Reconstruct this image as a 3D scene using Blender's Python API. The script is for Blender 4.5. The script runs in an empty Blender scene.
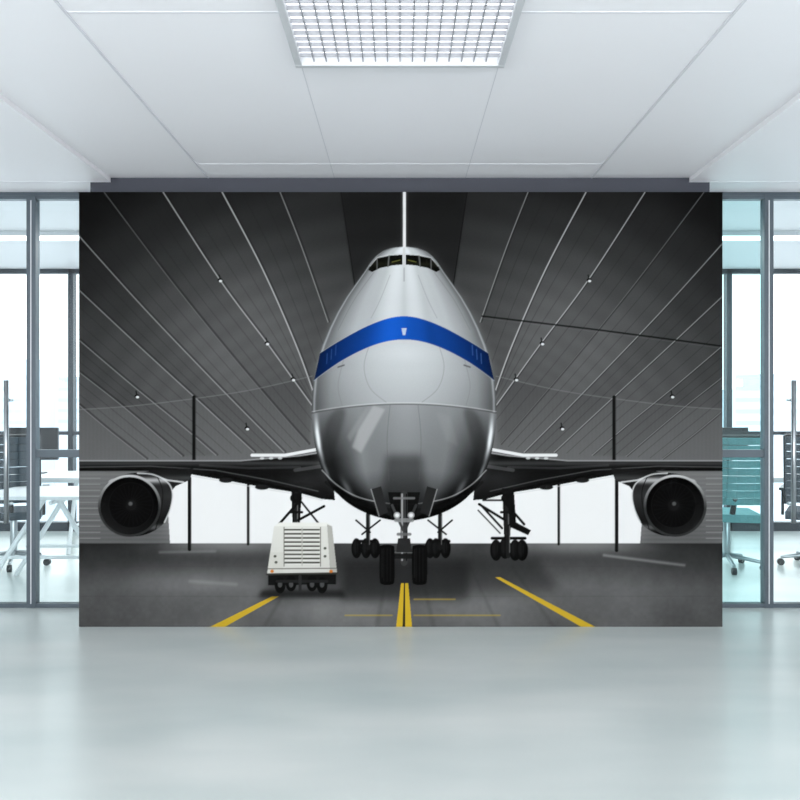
import bpy, bmesh, math, random
import numpy as np
from mathutils import Vector, Matrix
random.seed(3); rng=np.random.RandomState(5)
scene=bpy.context.scene
scene.view_settings.view_transform='Standard'
scene.view_settings.look='None'
GAIN=0.62

# ---------------------------------------------------------------- materials
def srgb(c):
    c=np.asarray(c,dtype=float)/255.0
    return np.where(c<=0.04045,c/12.92,((c+0.055)/1.055)**2.4)
def mat(name,col,rough=0.5,metal=0.0,spec=0.5,emit=None,es=0.0,noise=0.0,nscale=5.0,bump=0.0):
    m=bpy.data.materials.new(name); m.use_nodes=True
    nt=m.node_tree; b=nt.nodes['Principled BSDF']
    c=tuple(float(v) for v in srgb(col))+(1,)
    b.inputs['Base Color'].default_value=c
    b.inputs['Roughness'].default_value=rough
    b.inputs['Metallic'].default_value=metal
    b.inputs['Specular IOR Level'].default_value=spec
    if emit is not None:
        b.inputs['Emission Color'].default_value=tuple(float(v) for v in srgb(emit))+(1,)
        b.inputs['Emission Strength'].default_value=es
    if noise>0:
        tc=nt.nodes.new('ShaderNodeTexCoord'); n=nt.nodes.new('ShaderNodeTexNoise')
        n.inputs['Scale'].default_value=nscale; n.inputs['Detail'].default_value=4
        r=nt.nodes.new('ShaderNodeValToRGB')
        r.color_ramp.elements[0].position=0.3; r.color_ramp.elements[1].position=0.7
        r.color_ramp.elements[0].color=tuple(max(0,v*(1-noise)) for v in c[:3])+(1,)
        r.color_ramp.elements[1].color=tuple(min(1,v*(1+noise)) for v in c[:3])+(1,)
        nt.links.new(tc.outputs['Object'],n.inputs['Vector'])
        nt.links.new(n.outputs['Fac'],r.inputs['Fac'])
        nt.links.new(r.outputs['Color'],b.inputs['Base Color'])
    return m
def glassmat(name,tint,refl=0.06):
    m=bpy.data.materials.new(name); m.use_nodes=True
    nt=m.node_tree; nt.nodes.clear()
    o=nt.nodes.new('ShaderNodeOutputMaterial'); mx=nt.nodes.new('ShaderNodeMixShader')
    t=nt.nodes.new('ShaderNodeBsdfTransparent'); g=nt.nodes.new('ShaderNodeBsdfGlossy')
    fr=nt.nodes.new('ShaderNodeFresnel'); fr.inputs['IOR'].default_value=1.35
    t.inputs['Color'].default_value=tuple(tint)+(1,)
    g.inputs['Roughness'].default_value=0.02
    nt.links.new(fr.outputs[0],mx.inputs[0]); nt.links.new(t.outputs[0],mx.inputs[1])
    nt.links.new(g.outputs[0],mx.inputs[2]); nt.links.new(mx.outputs[0],o.inputs[0])
    return m
M_white=mat('white_paint',(240,240,243),0.6,spec=0.3,noise=0.015,nscale=1.5)
M_ceil=mat('ceiling_panel',(240,239,243),0.55,spec=0.3,noise=0.01,nscale=1.0)
M_seam=mat('ceiling_seam',(214,214,220),0.6)
M_dark=mat('charcoal_wall',(50,53,64),0.6,noise=0.03,nscale=3)
M_frame=mat('anodised_frame',(78,88,96),0.4,0.3)
M_framed=mat('window_frame_dark',(48,56,64),0.4,0.2)
M_steel=mat('brushed_steel',(170,176,180),0.3,0.8)
M_glass=glassmat('clear_glass',(0.94,0.975,0.98))
M_glasst=glassmat('teal_glass',(0.80,0.93,0.935))
M_fab=mat('chair_fabric',(58,68,76),0.8,noise=0.1,nscale=40)
M_teal=mat('chair_mesh_teal',(96,150,154),0.7,noise=0.1,nscale=40)
M_desk=mat('desk_white',(226,231,234),0.35)
M_screen=mat('screen_black',(26,30,34),0.3)
M_lamp=mat('lamp_diffuser',(255,255,255),0.5,emit=(250,252,255),es=1.6)
M_strip=mat('strip_diffuser',(255,255,255),0.5,emit=(250,252,255),es=2.5)
M_louv=mat('louvre_blade',(158,160,166),0.4,0.1)
M_hous=mat('luminaire_housing',(206,208,212),0.4,0.1)
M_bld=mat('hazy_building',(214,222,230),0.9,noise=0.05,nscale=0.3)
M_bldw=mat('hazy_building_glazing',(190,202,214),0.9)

# floor : polished pale resin with soft clouding
M_floor=mat('polished_resin_floor',(208,219,219),0.26,spec=0.4)
nt=M_floor.node_tree; b=nt.nodes['Principled BSDF']
tc=nt.nodes.new('ShaderNodeTexCoord'); mp=nt.nodes.new('ShaderNodeMapping'); mp.inputs['Scale'].default_value=(0.45,1.3,1)
n=nt.nodes.new('ShaderNodeTexNoise'); n.inputs['Scale'].default_value=1.6; n.inputs['Detail'].default_value=3; n.inputs['Roughness'].default_value=0.45
r=nt.nodes.new('ShaderNodeValToRGB'); r.color_ramp.elements[0].position=0.3; r.color_ramp.elements[1].position=0.7
r.color_ramp.elements[0].color=tuple(srgb((197,207,206)))+(1,)
r.color_ramp.elements[1].color=tuple(srgb((217,222,220)))+(1,)
nt.links.new(tc.outputs['Object'],mp.inputs[0]); nt.links.new(mp.outputs[0],n.inputs['Vector'])
nt.links.new(n.outputs['Fac'],r.inputs['Fac']); nt.links.new(r.outputs['Color'],b.inputs['Base Color'])

# ---------------------------------------------------------------- mesh builder
class MB:
    def __init__(s): s.bm=bmesh.new(); s.mats=[]
    def mi(s,m):
        if m not in s.mats: s.mats.append(m)
        return s.mats.index(m)
    def box(s,x0,x1,y0,y1,z0,z1,m,M=None):
        vs=[s.bm.verts.new((x,y,z)) for x in (x0,x1) for y in (y0,y1) for z in (z0,z1)]
        if M is not None:
            for v in vs: v.co=M@v.co
        for f in ((0,1,3,2),(4,6,7,5),(0,4,5,1),(2,3,7,6),(0,2,6,4),(1,5,7,3)):
            fc=s.bm.faces.new([vs[i] for i in f]); fc.material_index=s.mi(m)
    def rod(s,a,b,r0,m,r1=None,n=12):
        a=Vector(a);b=Vector(b); r1=r0 if r1 is None else r1
        d=(b-a).normalized(); u=d.orthogonal().normalized(); w=d.cross(u)
        A=[];B=[]
        for i in range(n):
            t=2*math.pi*i/n; e=u*math.cos(t)+w*math.sin(t)
            A.append(s.bm.verts.new(a+e*r0)); B.append(s.bm.verts.new(b+e*r1))
        k=s.mi(m)
        for i in range(n):
            j=(i+1)%n; f=s.bm.faces.new((A[i],A[j],B[j],B[i])); f.material_index=k; f.smooth=True
        s.bm.faces.new(A[::-1]).material_index=k; s.bm.faces.new(B).material_index=k
    def done(s,name,bevel=0.0,loc=(0,0,0),rot=0.0,parent=None):
        bmesh.ops.recalc_face_normals(s.bm,faces=s.bm.faces[:])
        me=bpy.data.meshes.new(name); s.bm.to_mesh(me); s.bm.free()
        for m in s.mats: me.materials.append(m)
        o=bpy.data.objects.new(name,me); scene.collection.objects.link(o)
        o.location=loc; o.rotation_euler=(0,0,rot)
        if bevel>0:
            bv=o.modifiers.new('bevel','BEVEL'); bv.width=bevel; bv.segments=2; bv.limit_method='ANGLE'
        if parent: o.parent=parent
        return o
def empty(name):
    e=bpy.data.objects.new(name,None); scene.collection.objects.link(e); return e

H=3.0; HW=5.0; YB=-4.0; YP=5.8; YW=9.2
# ---------------------------------------------------------------- room shell
m=MB(); m.box(-HW-.2,HW+.2,YB-.2,YW+.2,-0.15,0,M_floor); m.done('floor')
m=MB(); m.box(-HW-.2,HW+.2,YB-.2,YW+.2,H,H+.2,M_ceil)
for s in (-1,1):
    a,c=sorted((s*1.95,s*HW)); m.box(a,c,YB,5.39,H-.03,H+.01,M_ceil)
    a,c=sorted((s*1.287,s*1.297)); m.box(a,c,YB,5.39,H-.006,H+.01,M_seam)
    a,c=sorted((s*0.44,s*0.444)); m.box(a,c,3.6,5.39,H-.002,H+.01,M_seam)
    a,c=sorted((s*1.95,s*HW)); m.box(a,c,5.386,5.395,H-.032,H+.01,M_seam)
for y in (1.4,3.09,5.08):
    m.box(-1.285,1.285,y,y+.009,H-.002,H+.01,M_seam)
m.done('ceiling')
m=MB(); m.box(-HW-.15,-HW,YB,YW,0,H,M_white); m.done('wall_left')
m=MB(); m.box(HW,HW+.15,YB,YW,0,H,M_white); m.done('wall_right')
m=MB(); m.box(-2.09,2.09,5.40,5.78,0,H,M_dark); m.done('wall_center')
m=MB()
for s in (-1,1):
    a,c=sorted((s*2.0,s*HW)); m.box(a,c,YP-.03,YP+.03,H-.025,H,M_frame)
m.done('trim_1')

def glazing(name,s,glass):
    e=empty(name)
    m=MB()
    xs=[s*2.12,s*2.66,s*4.0,s*4.97]
    for x in xs:
        m.box(x-.033,x+.033,YP-.035,YP+.035,0,H-.02,M_frame)
        m.box(x-.004,x+.004,YP-.038,YP-.034,0.03,H-.06,M_hous)
    a,c=sorted((s*2.1,s*4.99)); 
    m.box(a,c,YP-.03,YP+.03,0,.03,M_frame)
    m.box(a,c,YP-.028,YP+.028,H-.05,H-.02,M_frame)
    a,c=sorted((s*2.1,s*2.66)); m.box(a,c,YP-.025,YP+.025,1.085,1.14,M_frame)
    m.done('frame',0.004,parent=e)
    m=MB(); a,c=sorted((s*2.12,s*2.66)); m.box(a,c,YP-.005,YP+.005,.03,H-.04,glass)
    m.done('glass_fixed',parent=e)
    m=MB(); a,c=sorted((s*2.66,s*4.97)); m.box(a,c,YP-.005,YP+.005,.03,H-.04,M_glass)
    m.done('glass_door',parent=e)
    m=MB(); x=s*2.81
    m.rod((x,YP-.09,.62),(x,YP-.09,1.64),.017,M_steel)
    for z in (.75,1.5): m.rod((x,YP-.09,z),(x,YP-.004,z),.011,M_steel)
    m.done('door_pull',parent=e)
glazing('door_1',-1,M_glass); glazing('door_2',1,M_glasst)

def windowwall(name,y):
    m=MB()
    xs=[-4.97,-3.77,-2.5,-1.25,0,1.25,2.5,3.77,4.97]
    for x in xs: m.box(x-.03,x+.03,y-.05,y+.05,0,H,M_framed)
    m.box(-HW,HW,y-.05,y+.05,0,.10,M_framed)
    m.box(-HW,HW,y-.05,y+.05,H-.05,H,M_framed)
    m.box(-HW,HW,y-.04,y+.04,1.10,1.14,M_framed)
    m.box(-HW,HW,y-.004,y+.004,.05,H-.05,M_glass)
    m.done(name)
windowwall('window_1',YW); windowwall('added_rear_window',YB)  # rear glazing is unseen, added to let sky light in behind the camera

# ---------------------------------------------------------------- ceiling luminaire
e=empty('added_ceiling_light')
x0,x1,y0,y1=-.457,.457,2.62,3.51
m=MB(); w=.03
m.box(x0,x1,y0,y0+w,H-.045,H,M_hous); m.box(x0,x1,y1-w,y1,H-.045,H,M_hous)
m.box(x0,x0+w,y0+w,y1-w,H-.045,H,M_hous); m.box(x1-w,x1,y0+w,y1-w,H-.045,H,M_hous)
m.done('housing',0.003,parent=e)
m=MB(); m.box(x0+w,x1-w,y0+w,y1-w,H-.006,H-.001,M_lamp); m.done('diffuser',parent=e)
m=MB(); N=16
for i in range(1,N):
    x=x0+w+(x1-x0-2*w)*i/N; m.box(x-.0022,x+.0022,y0+w,y1-w,H-.030,H-.014,M_louv)
    y=y0+w+(y1-y0-2*w)*i/N; m.box(x0+w,x1-w,y-.0022,y+.0022,H-.030,H-.014,M_louv)
m.done('louvre_grid',parent=e)
def strip(x,y,wx,wy):
    m=MB(); m.box(x-wx/2,x+wx/2,y-wy/2,y+wy/2,H-.042,H-.002,M_hous); m.box(x-wx/2+.02,x+wx/2-.02,y-wy/2+.02,y+wy/2-.02,H-.047,H-.037,M_strip); m.done('strip_light')
strip(-3.6,7.2,2.0,.22); strip(3.6,7.2,2.0,.22)
for x in (-3.3,0,3.3):  # extra glowing panels behind the camera, added to light the room
    m=MB(); m.box(x-.46,x+.46,-1.5,-.6,H-.07,H-.03 if x else H,M_hous); m.box(x-.43,x+.43,-1.47,-.63,H-.075,H-.065,M_strip); m.done('added_ceiling_light')

# ---------------------------------------------------------------- furniture
def chair(x,y,rot,fab):
    m=MB()
    m.rod((0,0,.10),(0,0,.44),.03,M_steel)
    for i in range(5):
        t=2*math.pi*i/5+.3; c,s_=math.cos(t),math.sin(t)
        m.rod((0,0,.12),(.30*c,.30*s_,.075),.022,M_steel,.014)
        m.rod((.30*c-.02*s_,.30*s_+.02*c,.032),(.30*c+.02*s_,.30*s_-.02*c,.032),.032,M_screen)
    m.box(-.24,.24,-.24,.24,.44,.51,fab)
    K=9
    for i in range(K):
        z=.60+i*.065; by=.25+.05*math.sin(i/K*3.0)+.008*i
        for j in range(6):
            xa=-.23+j*.46/6; q=xa+.038
            Mx=Matrix.Translation((0,.05*(1-(q/.23)**2),0))
            m.box(xa,xa+.46/6,by,by+.02,z,z+.060,fab,Mx)
    for sx in (-.235,.235):
        m.rod((sx,.25,.58),(sx,.33,1.19),.014,M_screen)
        m.rod((sx*1.12,.18,.47),(sx*1.12,.16,.69),.013,M_screen)
        m.box(sx*1.12-.03,sx*1.12+.03,-.12,.20,.69,.715,M_screen)
    m.rod((0,.18,.46),(0,.31,.66),.025,M_screen)
    m.rod((-.235,.33,1.19),(.235,.33,1.19),.014,M_screen)
    m.done('office_chair',0.004,(x,y,0),rot)
def desk(x,y,w,d,rot=0):
    m=MB()
    m.box(-w/2,w/2,-d/2,d/2,.72,.75,M_desk)
    for sx in (-1,1):
        xx=sx*(w/2-.12)
        m.rod((xx-.03*sx,0-.05,.72),(xx,-d/2+.04,0.0),.02,M_desk)
        m.rod((xx-.03*sx,0+.05,.72),(xx,d/2-.04,0.0),.02,M_desk)
        m.rod((xx-.01*sx,-d/2+.13,.25),(xx-.01*sx,d/2-.13,.25),.014,M_desk)
    m.rod((-w/2+.14,0,.68),(w/2-.14,0,.68),.018,M_desk)
    m.done('office_desk',0.003,(x,y,0),rot)
def monitor(x,y,rot=0):
    m=MB(); m.box(-.12,.12,-.09,.09,.0,.012,M_framed); m.rod((0,0,.01),(0,.02,.2),.016,M_framed)
    m.box(-.27,.27,-.015,.015,.14,.47,M_screen); m.done('computer_monitor',0.004,(x,y,.75),rot)
desk(-2.78,6.6,.75,1.1,math.radians(90)); desk(-3.9,8.1,1.6,.75); desk(3.6,8.1,1.7,.75)
chair(-3.5,7.25,math.radians(200),M_fab)
chair(2.92,7.15,math.radians(170),M_teal); chair(3.75,7.2,math.radians(150),M_fab)
monitor(-3.75,8.15); monitor(3.3,8.15,.2)

# ---------------------------------------------------------------- city outside
m=MB()
for i in range(60):
    x=-60+i*2.05+random.uniform(-.5,.5); hh=random.choice([3,4,5,6,8,11]); y=random.uniform(70,95); w=random.uniform(1.2,2.6)
    m.box(x-w,x+w,y-2,y+2,-20,hh*.5,M_bld)
    for k in range(6): m.box(x-w*.8,x+w*.8,y-2.03,y-2.0,-2+k*1.1,-1.6+k*1.1,M_bldw)
m.done('city_skyline')

# ================================================================ MURAL ARTWORK
S=3; PX0,PX1,PY0,PY1=79.0,722.5,192.0,627.0
W=int((PX1-PX0)*S)//2*2; Hh=int((PY1-PY0)*S)//2*2
C=np.zeros((Hh,W,3)); XX=(PX0+(np.arange(W)+.5)/S)[None,:]; YY=(PY0+(np.arange(Hh)+.5)/S)[:,None]
def bbox(x0,y0,x1,y1,pad=3):
    a=max(0,int((x0-pad-PX0)*S)); c=min(W,int((x1+pad-PX0)*S)+1)
    d=max(0,int((y0-pad-PY0)*S)); f=min(Hh,int((y1+pad-PY0)*S)+1)
    return a,max(a,c),d,max(d,f)
def blend(bb,mask,col,a):
    x0,x1,y0,y1=bb
    if x1<=x0 or y1<=y0: return
    X=XX[:,x0:x1]; Y=YY[y0:y1]
    if callable(col): c=col(X+0*Y,Y+0*X)
    else: c=col
    c=np.asarray(c,dtype=float)
    if c.ndim==0: c=np.array([c,c,c])
    if c.ndim==2: c=c[...,None]*np.ones(3)
    mk=np.asarray(mask*a,dtype=float)[...,None]
    C[y0:y1,x0:x1]=C[y0:y1,x0:x1]*(1-mk)+c*mk
def blur(mk,r):
    r=int(r*S)
    if r<1: return mk
    for ax in (0,1):
        for _ in range(2):
            p=[(0,0),(0,0)]; p[ax]=(r+1,r)
            q=np.cumsum(np.pad(mk,p,mode='edge'),axis=ax)
            n=mk.shape[ax]
            hi=np.take(q,range(2*r+1,2*r+1+n),axis=ax); lo=np.take(q,range(0,n),axis=ax)
            mk=(hi-lo)/(2*r+1)
    return mk
def poly(pts,col,a=1.0,soft=0):
    xs=[p[0] for p in pts]; ys=[p[1] for p in pts]
    bb=bbox(min(xs),min(ys),max(xs),max(ys),3+3*soft); x0,x1,y0,y1=bb
    if x1<=x0 or y1<=y0: return
    X=XX[:,x0:x1]; Y=YY[y0:y1]; ins=np.zeros((y1-y0,x1-x0),bool)
    n=len(pts)
    for i in range(n):
        ax,ay=pts[i]; bx,by=pts[(i+1)%n]
        if ay==by: continue
        c=((ay>Y)!=(by>Y)); xi=ax+(Y-ay)*(bx-ax)/(by-ay)
        ins^=(c&(X<xi))
    mk=ins.astype(float)
    if soft: mk=blur(mk,soft)
    blend(bb,mk,col,a)
def ell(cx,cy,rx,ry,col,a=1.0,soft=0.0,ring=0):
    bb=bbox(cx-rx,cy-ry,cx+rx,cy+ry,3+2*soft); x0,x1,y0,y1=bb
    X=XX[:,x0:x1]; Y=YY[y0:y1]
    r=np.sqrt(((X-cx)/rx)**2+((Y-cy)/ry)**2); k=min(rx,ry)/max(1.0/S,soft)
    mk=np.clip((1-r)*k+.5,0,1)
    if ring: mk=mk*np.clip((r-(1-ring/min(rx,ry)))*k+.5,0,1)
    blend(bb,mk,col,a)
def line(ax,ay,bx,by,w0,col,a=1.0,w1=None,soft=0):
    w1=w0 if w1 is None else w1; mw=max(w0,w1)
    bb=bbox(min(ax,bx)-mw,min(ay,by)-mw,max(ax,bx)+mw,max(ay,by)+mw,2+soft); x0,x1,y0,y1=bb
    if x1<=x0 or y1<=y0: return
    X=XX[:,x0:x1]; Y=YY[y0:y1]; dx,dy=bx-ax,by-ay; L=dx*dx+dy*dy+1e-9
    t=np.clip(((X-ax)*dx+(Y-ay)*dy)/L,0,1); d=np.hypot(X-ax-t*dx,Y-ay-t*dy)
    hw=(w0+(w1-w0)*t)/2
    mk=np.clip((hw-d)/(soft if soft else 1.0/S)+.5,0,1)
    blend(bb,mk,col,a)
def pline(pts,w,col,a=1.0):
    xs=[p[0] for p in pts]; ys=[p[1] for p in pts]
    bb=bbox(min(xs),min(ys),max(xs),max(ys),3+w); x0,x1,y0,y1=bb
    if x1<=x0 or y1<=y0: return
    mk=np.zeros((y1-y0,x1-x0))
    for (ax,ay),(bx,by) in zip(pts[:-1],pts[1:]):
        sb=bbox(min(ax,bx)-w,min(ay,by)-w,max(ax,bx)+w,max(ay,by)+w,2)
        u0,u1,v0,v1=max(sb[0],x0),min(sb[1],x1),max(sb[2],y0),min(sb[3],y1)
        if u1<=u0 or v1<=v0: continue
        X=XX[:,u0:u1]; Y=YY[v0:v1]; dx,dy=bx-ax,by-ay; L=dx*dx+dy*dy+1e-9
        t=np.clip(((X-ax)*dx+(Y-ay)*dy)/L,0,1); d=np.hypot(X-ax-t*dx,Y-ay-t*dy)
        sub=mk[v0-y0:v1-y0,u0-x0:u1-x0]
        np.maximum(sub,np.clip((w/2-d)*S+.5,0,1),out=sub)
    blend(bb,mk,col,a)
def smooth(pts,k=8,closed=True):
    out=[]; n=len(pts)
    rngi=range(n) if closed else range(n-1)
    for i in rngi:
        g=(lambda j:pts[j%n]) if closed else (lambda j:pts[min(max(j,0),n-1)])
        p0,p1,p2,p3=g(i-1),g(i),g(i+1),g(i+2)
        for s in range(k):
            t=s/k
            out.append(tuple(.5*((2*p1[d])+(-p0[d]+p2[d])*t+(2*p0[d]-5*p1[d]+4*p2[d]-p3[d])*t*t+(-p0[d]+3*p1[d]-3*p2[d]+p3[d])*t**3) for d in (0,1)))
    if not closed: out.append(pts[-1])
    return out
def cloud(nx,ny):
    g=rng.rand(ny,nx); yi=np.linspace(0,ny-1.001,Hh); xi=np.linspace(0,nx-1.001,W)
    y0=yi.astype(int); x0=xi.astype(int); fy=(yi-y0)[:,None]; fx=(xi-x0)[None,:]
    fy=fy*fy*(3-2*fy); fx=fx*fx*(3-2*fx)
    a=g[y0][:,x0]; b_=g[y0][:,x0+1]; c=g[y0+1][:,x0]; d=g[y0+1][:,x0+1]
    return a*(1-fx)*(1-fy)+b_*fx*(1-fy)+c*(1-fx)*fy+d*fx*fy-.5
full=(0,W,0,Hh); one=np.ones((Hh,W))
CX=404.0
def mir(pts): return [(2*CX-x,y) for x,y in pts]
# --- hangar roof
def roof(X,Y):
    t=np.clip((Y-192)/215,0,1); e_=np.abs(X-CX)/320
    v=42+42*t-19*e_**2*(1-t)+34*np.exp(-((e_-.5)/.3)**2)*np.exp(-((t-.6)/.4)**2)
    v-=9*np.clip(e_-.8,0,.2)*5*(1-t)
    rr=np.hypot((X-CX)*.9,(Y-560)); v+=2.2*np.sin(24000/np.maximum(rr,60))*np.clip(rr/300,0,1)
    return v
blend(full,one,roof,1)
for f in (lambda p:p,mir):
    poly(f(smooth([(70,410),(130,406),(190,399),(250,390),(312,376)],6,False)+[(330,470),(70,470)]),lambda X,Y:94+18*(Y-400)/60+1.2*np.sin(X*1.6),.8,1)
poly([(341,192),(466,192),(452,300),(356,300)],24,.6,1)
for x,d in ((341,8),(467,-8)): line(x,192,x+d*2,300,1.2,14,.8)
ribs=[([(280,192),(302,248),(328,322)],.9,170),([(222,192),(262,268),(296,345),(316,400)],1.3,210),
 ([(163,192),(220,280),(267,343),(293,379),(314,408)],1.1,200),([(104,192),(172,282),(232,356),(278,410),(308,444)],.8,120),
 ([(79,236),(142,306),(205,372),(250,418),(284,452)],1.0,170),([(79,290),(140,347),(200,402),(254,452)],1.0,165),
 ([(79,340),(132,385),(180,424),(216,455)],.9,155),([(79,372),(125,408),(182,456)],.8,145),([(79,405),(110,431),(146,459)],.8,140)]
for k_ in (1,3,5,7):
    for f in (lambda p:p,mir):
        poly(f(smooth(ribs[k_][0],8,False)+smooth(ribs[k_-1][0],8,False)[::-1]),20,.10,1)
for pts,w_,tn in ribs:
    for f in (lambda p:p,mir):
        q=smooth(f(pts),8,False); pline([(x+1.2,y-.6) for x,y in q],2.4,18,.32); pline(q,w_*.9,tn,.85)
for (a_,_,_),(b_,_,_) in zip(ribs[:-1],ribs[1:]):
    sa=smooth(a_,12,False); sb=smooth(b_,12,False); n_=12
    for tt in (.33,.66):
        mid=[((1-tt)*sa[int(i*(len(sa)-1)/n_)][0]+tt*sb[int(i*(len(sb)-1)/n_)][0],(1-tt)*sa[int(i*(len(sa)-1)/n_)][1]+tt*sb[int(i*(len(sb)-1)/n_)][1]) for i in range(n_+1)]
        for f in (lambda p:p,mir): pline(f(mid),.6,26,.3)
pline([(482,316),(600,330),(722,346)],1.7,16,.75); pline([(482,318),(600,332),(722,348)],.6,120,.3)
for f in (lambda p:p,mir): pline(f(smooth([(70,410),(130,406),(190,399),(250,390),(312,376)],6,False)),1.1,140,.45)
for x,y in ((220,280),(267,343),(293,379),(137,396),(247,428)):
    for xx in (x,2*CX-x+1):
        line(xx-1,y-5,xx,y,1.2,20); ell(xx,y,2.4,1.9,15); ell(xx+.5,y+1,1.6,1.2,245)
line(404.3,192,404.3,250,7,120,.35,6,soft=3); line(404.3,190,404.3,250,3.0,255)
# --- rear wall and bright door opening
blend(bbox(79,462,723,545,0),1,lambda X,Y:122-22*np.clip((Y-470)/70,0,1)+4*np.sin(Y*1.5),1)
poly([(166,474),(645,474),(640,543),(170,543)],255)
for a_,b_ in ((79,100),(706,723)):
    for yy in range(478,543,6): line(a_,yy,b_,yy,1,160,.6)
# --- floor
cl=cloud(14,10)*20+cloud(60,30)*9+cloud(200,130)*6
fy0=int((543-PY0)*S)
def floorc(X,Y):
    t=(Y-543)/84
    v=54+52*np.clip(t*1.9,0,1)-4*np.clip(t-.6,0,1)-16*np.abs((X-CX)/320)**2
    v+=26*np.exp(-((X-190)/70)**2-((Y-580)/12)**2)+52*np.exp(-((Y-545)/8)**2)*np.exp(-((np.abs(X-CX)-175)/75)**2)
    v+=22*np.exp(-((np.abs(X-CX)-80)/45)**2)*np.exp(-((Y-612)/20)**2)
    return v
blend((0,W,fy0,Hh),1,floorc,1)
C[fy0:]+=cl[fy0:,:,None]*np.linspace(.5,1,Hh-fy0)[:,None,None]
poly([(280,556),(535,556),(560,590),(260,600)],26,.42,6)
poly([(345,560),(470,560),(468,600),(340,600)],20,.42,4)
for a_,b_,w_ in ((388,376,5),(420,434,5),(300,262,4),(512,556,4),(470,500,3)):
    line(a_,566,b_,630,w_*.5,38,.16,w_,soft=3)
for x0_,y0_,x1_,y1_,w_,aa in ((604,555,684,565,1.6,.55),(160,552,215,551,1.5,.3),(190,581,236,584,3,.22)):
    line(x0_,y0_,x1_,y1_,w_,205,aa,soft=3)
# haze bleeding from the bright opening
poly([(172,484),(312,484),(312,540),(172,540)],255,.36,12); poly([(496,484),(638,484),(638,540),(496,540)],255,.36,12)
poly([(340,520),(470,520),(470,542),(340,542)],255,.25,8)
for yy in (566,596): line(79,yy,722,yy,.8,60,.18)
YEL=(226,188,50)
poly([(272,596),(279,596),(224,627),(209,627)],YEL,.92)
poly([(495,577),(500,577),(596,627),(582,627)],YEL,.92)
poly([(401,583),(408,583),(412,627),(396,627)],YEL,.95)
line(404.4,583,403.8,627,1.2,40,1,2.6)
for a_,b_,yy in ((345,392,615),(414,500,615),(414,455,599)): line(a_,yy,b_,yy,1.3,YEL,.5)
# --- posts
for x,y0_,y1_ in ((194,397,462),(189.5,478,549),(248,484,544),(614,397,462),(616.5,478,550),(558.5,484,544)):
    line(x,y0_,x,y1_,3.6 if abs(x-CX)>180 else 2.4,24); line(x+1.6,y0_,x+1.6,y1_,.6,110,.5)
# --- wings
wing=[(70,460),(150,460),(240,460),(300,455),(330,452),(335,500),(322,499),(300,493),(262,487),(230,481),(190,474),(150,471),(70,471)]
for f in (lambda p:p,mir):
    poly(f(wing),lambda X,Y:20+38*np.exp(-((Y-463)/2.6)**2)+22*np.exp(-((np.abs(X-CX)-95)/25)**2)*np.exp(-((Y-480)/12)**2))
    pline(f([(70,460.5),(150,460.5),(240,460.5),(300,455.5),(322,452)]),1.3,175,.85)
    pline(f([(252,455),(285,455),(318,449)]),3.0,254,.97)
    pline(f([(79,467),(150,466),(215,470),(270,480),(318,491)]),1.0,130,.5)
    pline(f([(160,472.5),(190,475.5),(230,482.5),(262,488.5),(300,494.5),(322,500)]),1.1,225,.6)
    pline(f([(215,474),(262,483),(312,494)]),2.2,10,.8)
    pline(f([(200,465),(250,468),(300,467)]),2.2,100,.35)
    pline(f([(295,470),(322,466)]),3.4,110,.5)
    for x,y in ((262,487),(226,480)):
        q=f([(x,y)])[0]; ell(q[0],q[1],7,2.6,34)
    for x in (262,271,280): q=f([(x,458)])[0]; ell(q[0],q[1],2.2,1.2,240,.8)
# --- main landing gear
def wheel(cx,cy,rx,ry):
    ell(cx,cy,rx,ry,12); ell(cx-.2*rx,cy-.15*ry,rx*.5,ry*.75,42,.6,1.5); line(cx,cy-ry*.7,cx,cy+ry*.7,.7,8,.8)
for s,xc in ((1,296),(-1,507)):
    poly([(xc-5,488),(xc+6,488),(xc+3,538),(xc-3,538)],22); line(xc,494,xc,540,4.4,36); line(xc+1.4,494,xc+1.4,538,.9,150,.7)
    line(xc-s*17,524,xc+s*4,500,2.6,20); line(xc+s*2,520,xc+s*28,506 if s>0 else 504,2.6,20)
    line(xc+s*4,500,xc+s*24,525 if s>0 else 500,2.0,28)
    ell(xc,498,6,5,20); line(xc-6,512,xc+6,512,2.4,24)
poly([(506,492),(514,492),(516,522),(531,530),(528,535),(510,527)],20)
line(480,504,502,528,2.2,22); line(478,510,500,533,1.4,36)
for x in (496,505,515,522): wheel(x,550 if x not in (505,) else 548,6,10.5)
line(492,538,525,538,3,18); line(508,526,508,556,4,34); line(509.5,526,509.5,552,.9,150,.6)
for s,xs_ in ((-1,(356.5,366,375)),(1,(430,436,445.5))):
    for x in xs_: wheel(x,548,5.2,10)
    xm=CX+s*36; line(xm,514,xm,548,4.2,28); line(xm-9,541,xm+9,541,3,18); line(xm+1.4,516,xm+1.4,544,.9,150,.6)
    line(xm-s*12,520,xm+s*6,534,1.8,34); line(xm+s*12,520,xm-s*2,532,1.8,28)
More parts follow.
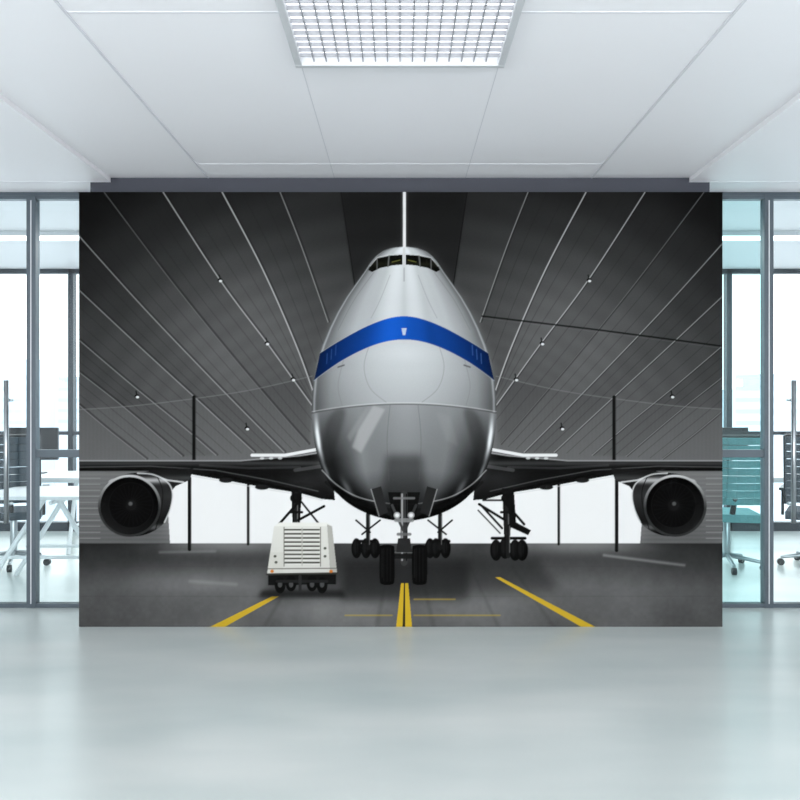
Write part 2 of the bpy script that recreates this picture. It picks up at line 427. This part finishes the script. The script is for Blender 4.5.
# --- engines
for s,ec in ((1,131.5),(-1,673.0)):
    f=(lambda p,ec=ec:[(ec+q[0],q[1]) for q in p]) if s==1 else (lambda p,ec=ec:[(ec-q[0],q[1]) for q in p])
    poly(f([(5,474),(22,470),(62,468),(58,480),(44,486),(36,496),(20,482)]),lambda X,Y:30+34*np.exp(-((Y-478)/3)**2))
    pline(f([(18,474),(36,480),(52,482)]),1.6,240,.85)
    body=smooth(f([(-26,486),(-12,476),(6,472.5),(22,474),(36,482),(41,493),(39,508),(33,522),(20,532),(4,536),(-12,533),(-26,522)]))
    poly(body,lambda X,Y:np.clip(54-1.2*np.abs(Y-496)+150*np.exp(-((Y-480)/3.0)**2)+70*np.exp(-((Y-527)/3)**2),6,240))
    pline(smooth(f([(26,477),(31,490),(30,508),(24,529)]),6,False),1.0,20,.8)
    pline(smooth(f([(6,473),(22,474.5),(36,482),(41,493),(39,508),(33,522)]),6,False),1.4,240,.8)
    cx=ec-2*s
    ell(cx,505.5,31.5,31,lambda X,Y:np.clip(125+(494-Y)*4.6,55,254)); ell(cx,505.5,29,28.6,16)
    ell(cx,505.5,29,28.6,lambda X,Y,cx=cx,s=s:np.clip(12+(s*(cx-X))*.3+.6*(Y-505),5,44))
    ell(cx+1.5*s,505,22,22.5,8); ell(cx+1.5*s,505,22.5,23,44,.5,ring=.8)
    for k in range(26):
        t=2*math.pi*k/26; line(cx+1.5*s+5*math.cos(t),505+5*math.sin(t),cx+1.5*s+20*math.cos(t+.25),505+20*math.sin(t+.25),1.1,30,.5)
    ell(cx+1.5*s,505,5.5,5.5,28); ell(cx+1.0*s,503.5,2.0,2.0,120,.7,1)
# --- fuselage
hyY=[246.5,248,251,256,263,272,283,297,312,328,345,362,380,398,415,432,448,463,478,491,503,512,518,521]
hyW=[0,13,21,28,34,40,48,58,67,75,82,87.5,90.5,92,92.3,91,88.5,84.5,78,69,56,40,22,0]
left=[(CX-w,y) for y,w in zip(hyY,hyW)]; right=[(CX+w,y) for y,w in zip(hyY,hyW)][::-1]
out=smooth(left+right[1:-1],5)
poly(out,200,.22,5)
def U(X,Y):
    hw=np.interp(Y,hyY,hyW); return (X-CX)/np.maximum(hw,1)
def G(v,c,w): return np.exp(-((v-c)/w)**2)
def fus(X,Y):
    u=np.clip(U(X,Y),-1,1); au=np.abs(u)
    top=218-96*au**2.6-34*np.clip((au-.86)/.14,0,1)+16*G(u,-.2,.16)+12*G(u,.16,.12)-10*G(u,0,.05)-9*G(u,.34,.07)-8*G(u,-.46,.07)+6*G(u,.6,.06)+6*G(u,-.66,.06)
    top=top+np.where(Y<300,(300-Y)*.4,0)*(1-au)
    mid=214-84*au**2-34*np.clip((au-.8)/.2,0,1)-20*np.clip((Y-372)/32,0,1)+14*G(Y,352,11)*(1-au)
    w=np.clip((Y-330)/14,0,1); v=top*(1-w)+mid*w
    v=v+70*G(au,.975,.014)
    eb=404+9*au**2
    t=np.clip((Y-eb)/112,0,1)
    bel=150-46*t-84*np.clip((t-.58)/.42,0,1)**1.1
    bel=bel-96*np.clip((au-.48)/.36,0,1)*np.clip(.30+t*1.6,0,1)
    bel=bel+20*G(u,.02,.22)*(1-t)+12*G(u,-.5,.1)*G(t,.5,.2)
    bel=bel+215*G(au,.955,.024)*G(Y,440,19)
    bel=bel+80*G(au,.80,.05)*G(Y,489,10)+70*G(au,.96,.02)*G(Y,472,8)
    m_=np.clip((Y-eb)*1.5+.5,0,1)
    return np.clip(v*(1-m_)+bel*m_,6,254)[...,None]*np.array([.985,1.0,1.01])
poly(out,fus)
poly([(373,405),(385,409),(361,453),(352,447),(358,430)],212,.5,1)
poly([(366,408),(371,406),(350,442),(347,436)],190,.25,1)
poly(smooth([(330,415),(345,410),(338,440),(330,462),(322,448)]),44,.4,2)
poly(smooth([(478,415),(464,410),(471,440),(478,462),(486,448)]),44,.4,2)
poly([(436,412),(450,416),(458,446),(446,440)],185,.14,1.5)
pline(smooth([(322,470),(336,484),(356,496),(380,502),(404,504),(428,502),(452,496),(472,484),(486,470)],6,False),1.2,230,.55)
pline(smooth([(326,482),(345,497),(372,507),(404,510),(436,507),(463,497),(482,482)],6,False),3.0,16,.55)
poly([(386,455),(422,455),(428,512),(380,512)],30,.5,4)
eb=[(CX+u*92,404+9*u*u) for u in np.linspace(-1,1,30)]
pline(eb,1.2,80,.6); pline([(x,y-1.5) for x,y in eb],.9,235,.45)
for dx in (-1,1):
    pline(smooth([(CX+dx*34,343),(CX+dx*40,366),(CX+dx*34,388),(CX+dx*18,402)],6,False),.8,130,.4)
    pline(smooth([(CX+dx*14,275),(CX+dx*24,300),(CX+dx*33,318)],6,False),.7,150,.5)
    pline(smooth([(CX+dx*30,272),(CX+dx*50,300),(CX+dx*66,330)],6,False),.7,110,.4)
    pline(smooth([(CX+dx*60,358),(CX+dx*66,385),(CX+dx*62,405)],6,False),.7,120,.35)
    pline(smooth([(CX+dx*14,405),(CX+dx*17,440),(CX+dx*15,480)],6,False),.7,95,.4)
us=np.linspace(-1,1,60); bt=[];bb_=[]
for u in us:
    yt=316+37*abs(u)**1.9; yb=339.5+41*abs(u)**2.0
    bt.append((CX+u*np.interp(yt,hyY,hyW)*.995,yt)); bb_.append((CX+u*np.interp(yb,hyY,hyW)*.995,yb))
def blue(X,Y):
    u=U(X,Y); k=np.clip(1.06-.66*np.abs(u)**1.6+.2*G(u,-.2,.2)-.08*G(u,.34,.08),.25,1.35)[...,None]
    return np.clip(np.array([24,80,174])*k,0,255)
poly(bt+bb_[::-1],blue)
pline(bb_,.8,(200,206,214),.5); pline(bt,.7,(225,228,232),.4)
for k in range(3):
    x=472+k*4.4; line(x,345+k*4.2,x+.6,355+k*4.2,1.0,(90,120,180),.55)
    x=336-k*4.4; line(x,345+k*4.2,x-.6,355+k*4.2,1.0,(90,120,180),.4)
poly([(401.4,328),(406.6,328),(405.2,335),(402.8,335)],(214,224,238),.9)
ck=[(368,270),(371,264),(378,258),(390,255.5),(402.3,254.5),(402.3,264.5),(392,265.5),(380,268),(372,272)]
for f in (lambda p:p,mir):
    poly(f(ck),lambda X,Y:(12+18*np.exp(-((Y-264)/2.5)**2))[...,None]*np.array([1.05,1.08,.8]))
    pline(f([(389,255.5),(388,266.5)]),1.3,110); pline(f([(377,258.5),(377,269)]),1.2,100)
    pline(f([(392,262),(400,260)]),.8,(140,140,70),.8)
line(404,249,404,266,2.2,225); pline([(370,266),(377,257.5),(390,254.5),(404,253.7),(418,254.5),(431,257.5),(438,266)],.9,225,.7)
line(404,268,404,281,1.2,110,.4)
for dx in (-1,1): line(CX+dx*60,365,CX+dx*66,367,1.5,60,.6)
# --- nose gear
poly([(371,489),(381,486),(388,512),(379,516)],46); poly([(437,489),(427,486),(420,512),(429,516)],42)
pline([(371,489),(379,516)],.9,200,.7); pline([(437,489),(429,516)],.9,200,.7)
poly([(388,492),(420,492),(416,516),(392,516)],16,.9)
line(404,494,404,562,7,62); line(402,494,402,560,1.6,200,.8); line(406.4,494,406.4,560,1.4,20,.8)
line(392,505,403,530,2.6,70); line(416,505,405,530,2.6,60); line(394,498,414,498,2.2,130,.8)
line(396,520,412,520,4,150,.8); line(398,534,410,534,3,110,.8)
for x in (397,411): ell(x,515,3.4,3.2,200,.85); ell(x,515,2.0,1.9,250)
line(390,556,417,556,5,30); line(392,552,415,552,1,140,.7); poly([(398,538),(410,538),(412,552),(396,552)],48)
for x in (387,419.5):
    poly(smooth([(x-7.5,550),(x-5,545),(x+5,545),(x+7.5,550),(x+7.5,578),(x+5,584),(x-5,584),(x-7.5,578)],5),12)
    for k in (-3.4,0,3.4): line(x+k,548,x+k,581,.7,36,.8)
    line(x-5,549,x-5,577,1.2,50,.5)
# --- ground-power cart
poly([(262,590),(342,590),(346,597),(258,597)],22,.7,2)
poly([(268,573),(336,572),(336,584),(268,585)],24)
poly([(274,526),(279,522.5),(327,522.5),(332,526),(337,573),(267,574)],lambda X,Y:(240-.3*(Y-522))[...,None]*np.array([1,.995,.965]))
poly([(274,526),(279,522.5),(327,522.5),(332,526)],(252,251,244))
poly([(327,524),(332,526),(337,573),(330,573)],(178,177,170),.8)
poly([(267,574),(270,552),(283,552),(283,574)],(220,219,210),.7)
for k in range(9):
    yy=529.5+k*4.1; line(285,yy,319,yy,1.7,(84,84,78)); line(285,yy+1.5,319,yy+1.5,.8,(250,250,244),.7)
line(302,528,302,565,1.2,(190,189,180)); line(284,527,284,566,.9,(120,120,112)); line(320.5,527,320.5,566,.9,(120,120,112))
line(268,568.5,336,568,1.0,(120,118,110)); line(267,574,337,573,2.0,(60,60,56))
for x,y in ((275,556),(276,562),(325,548),(325,556)): ell(x,y,1.5,1.3,(90,90,84))
for x in (272,331): ell(x,571,1.8,1.5,(226,130,50))
for x in (280,291,312,322):
    ell(x,585 if x in (280,322) else 583,5.4,8,14); ell(x,584,2.2,3.2,110,.7)
line(277,581,327,581,3,40); line(300,576,300,590,3,50)
C=np.clip(C,0,255)
C+=rng.normal(0,1.6,C.shape[:2])[...,None]
C=np.clip(C,0,255)
C=np.where(C<90,C*(.88+.12*C/90),C)
lin=srgb(C); lin=lin.reshape(Hh//2,2,W//2,2,3).mean(axis=(1,3)); lin=np.clip(lin*GAIN,0,.97)
ny,nx=lin.shape[:2]

mural=empty('airplane_wall_mural')
YM=5.29; k=YM/800.0
m=MB(); m.box((PX0-400)*k,(PX1-400)*k,YM+.001,5.40,0.0,1.5+(400-PY0)*k,M_dark); m.done('panel',parent=mural)
gx=(PX0-400+(np.arange(nx)+.5)*(PX1-PX0)/nx)*k; gx[0]=(PX0-400)*k; gx[-1]=(PX1-400)*k
gz=1.5+(400-(PY0+(np.arange(ny)+.5)*(PY1-PY0)/ny))*k; gz[0]=1.5+(400-PY0)*k; gz[-1]=0.0005
co=np.empty((ny,nx,3)); co[...,0]=gx[None,:]; co[...,1]=YM; co[...,2]=gz[:,None]
idx=np.arange(nx*ny).reshape(ny,nx)
q=np.stack([idx[1:,:-1],idx[1:,1:],idx[:-1,1:],idx[:-1,:-1]],axis=-1).reshape(-1,4)
me=bpy.data.meshes.new('print'); me.vertices.add(nx*ny); me.vertices.foreach_set('co',co.ravel())
me.loops.add(q.size); me.loops.foreach_set('vertex_index',q.ravel().astype(np.int32))
me.polygons.add(len(q)); me.polygons.foreach_set('loop_start',(np.arange(len(q))*4).astype(np.int32))
me.update(calc_edges=True)
at=me.color_attributes.new('ink','FLOAT_COLOR','POINT')
rgba=np.ones((ny*nx,4),dtype=np.float32); rgba[:,:3]=lin.reshape(-1,3); at.data.foreach_set('color',rgba.ravel())
mp_=bpy.data.materials.new('mural_print'); mp_.use_nodes=True; nt=mp_.node_tree; b=nt.nodes['Principled BSDF']
an=nt.nodes.new('ShaderNodeAttribute'); an.attribute_name='ink'; nt.links.new(an.outputs['Color'],b.inputs['Base Color'])
b.inputs['Roughness'].default_value=.8; b.inputs['Specular IOR Level'].default_value=.02
me.materials.append(mp_)
o=bpy.data.objects.new('print',me); scene.collection.objects.link(o); o.parent=mural

# ---------------------------------------------------------------- light
wd=bpy.data.worlds.new('sky'); scene.world=wd; wd.use_nodes=True
bg=wd.node_tree.nodes['Background']; bg.inputs[0].default_value=(.965,.985,1,1); bg.inputs[1].default_value=3.1
def area(name,loc,rot,sx,sy,p,col=(1,1,1)):
    l=bpy.data.lights.new(name,'AREA'); l.shape='RECTANGLE'; l.size=sx; l.size_y=sy; l.energy=p; l.color=col
    o=bpy.data.objects.new(name,l); scene.collection.objects.link(o); o.location=loc; o.rotation_euler=rot
area('added_rear_fill',(0,YB+.2,1.5),(math.radians(90),0,0),9.5,2.8,450,(1,.995,.99))  # added unseen area lamp, boosts the light from behind the camera
area('office_light',(0,7.4,2.9),(0,0,0),8,1.5,170,(1,.995,.99))
cam=bpy.data.cameras.new('camera'); cam.sensor_width=36; cam.lens=36; co_=bpy.data.objects.new('camera',cam)
scene.collection.objects.link(co_); co_.location=(0,0,1.5); co_.rotation_euler=(math.radians(90),0,0); scene.camera=co_
print('mural avg',lin.mean(),nx,ny)
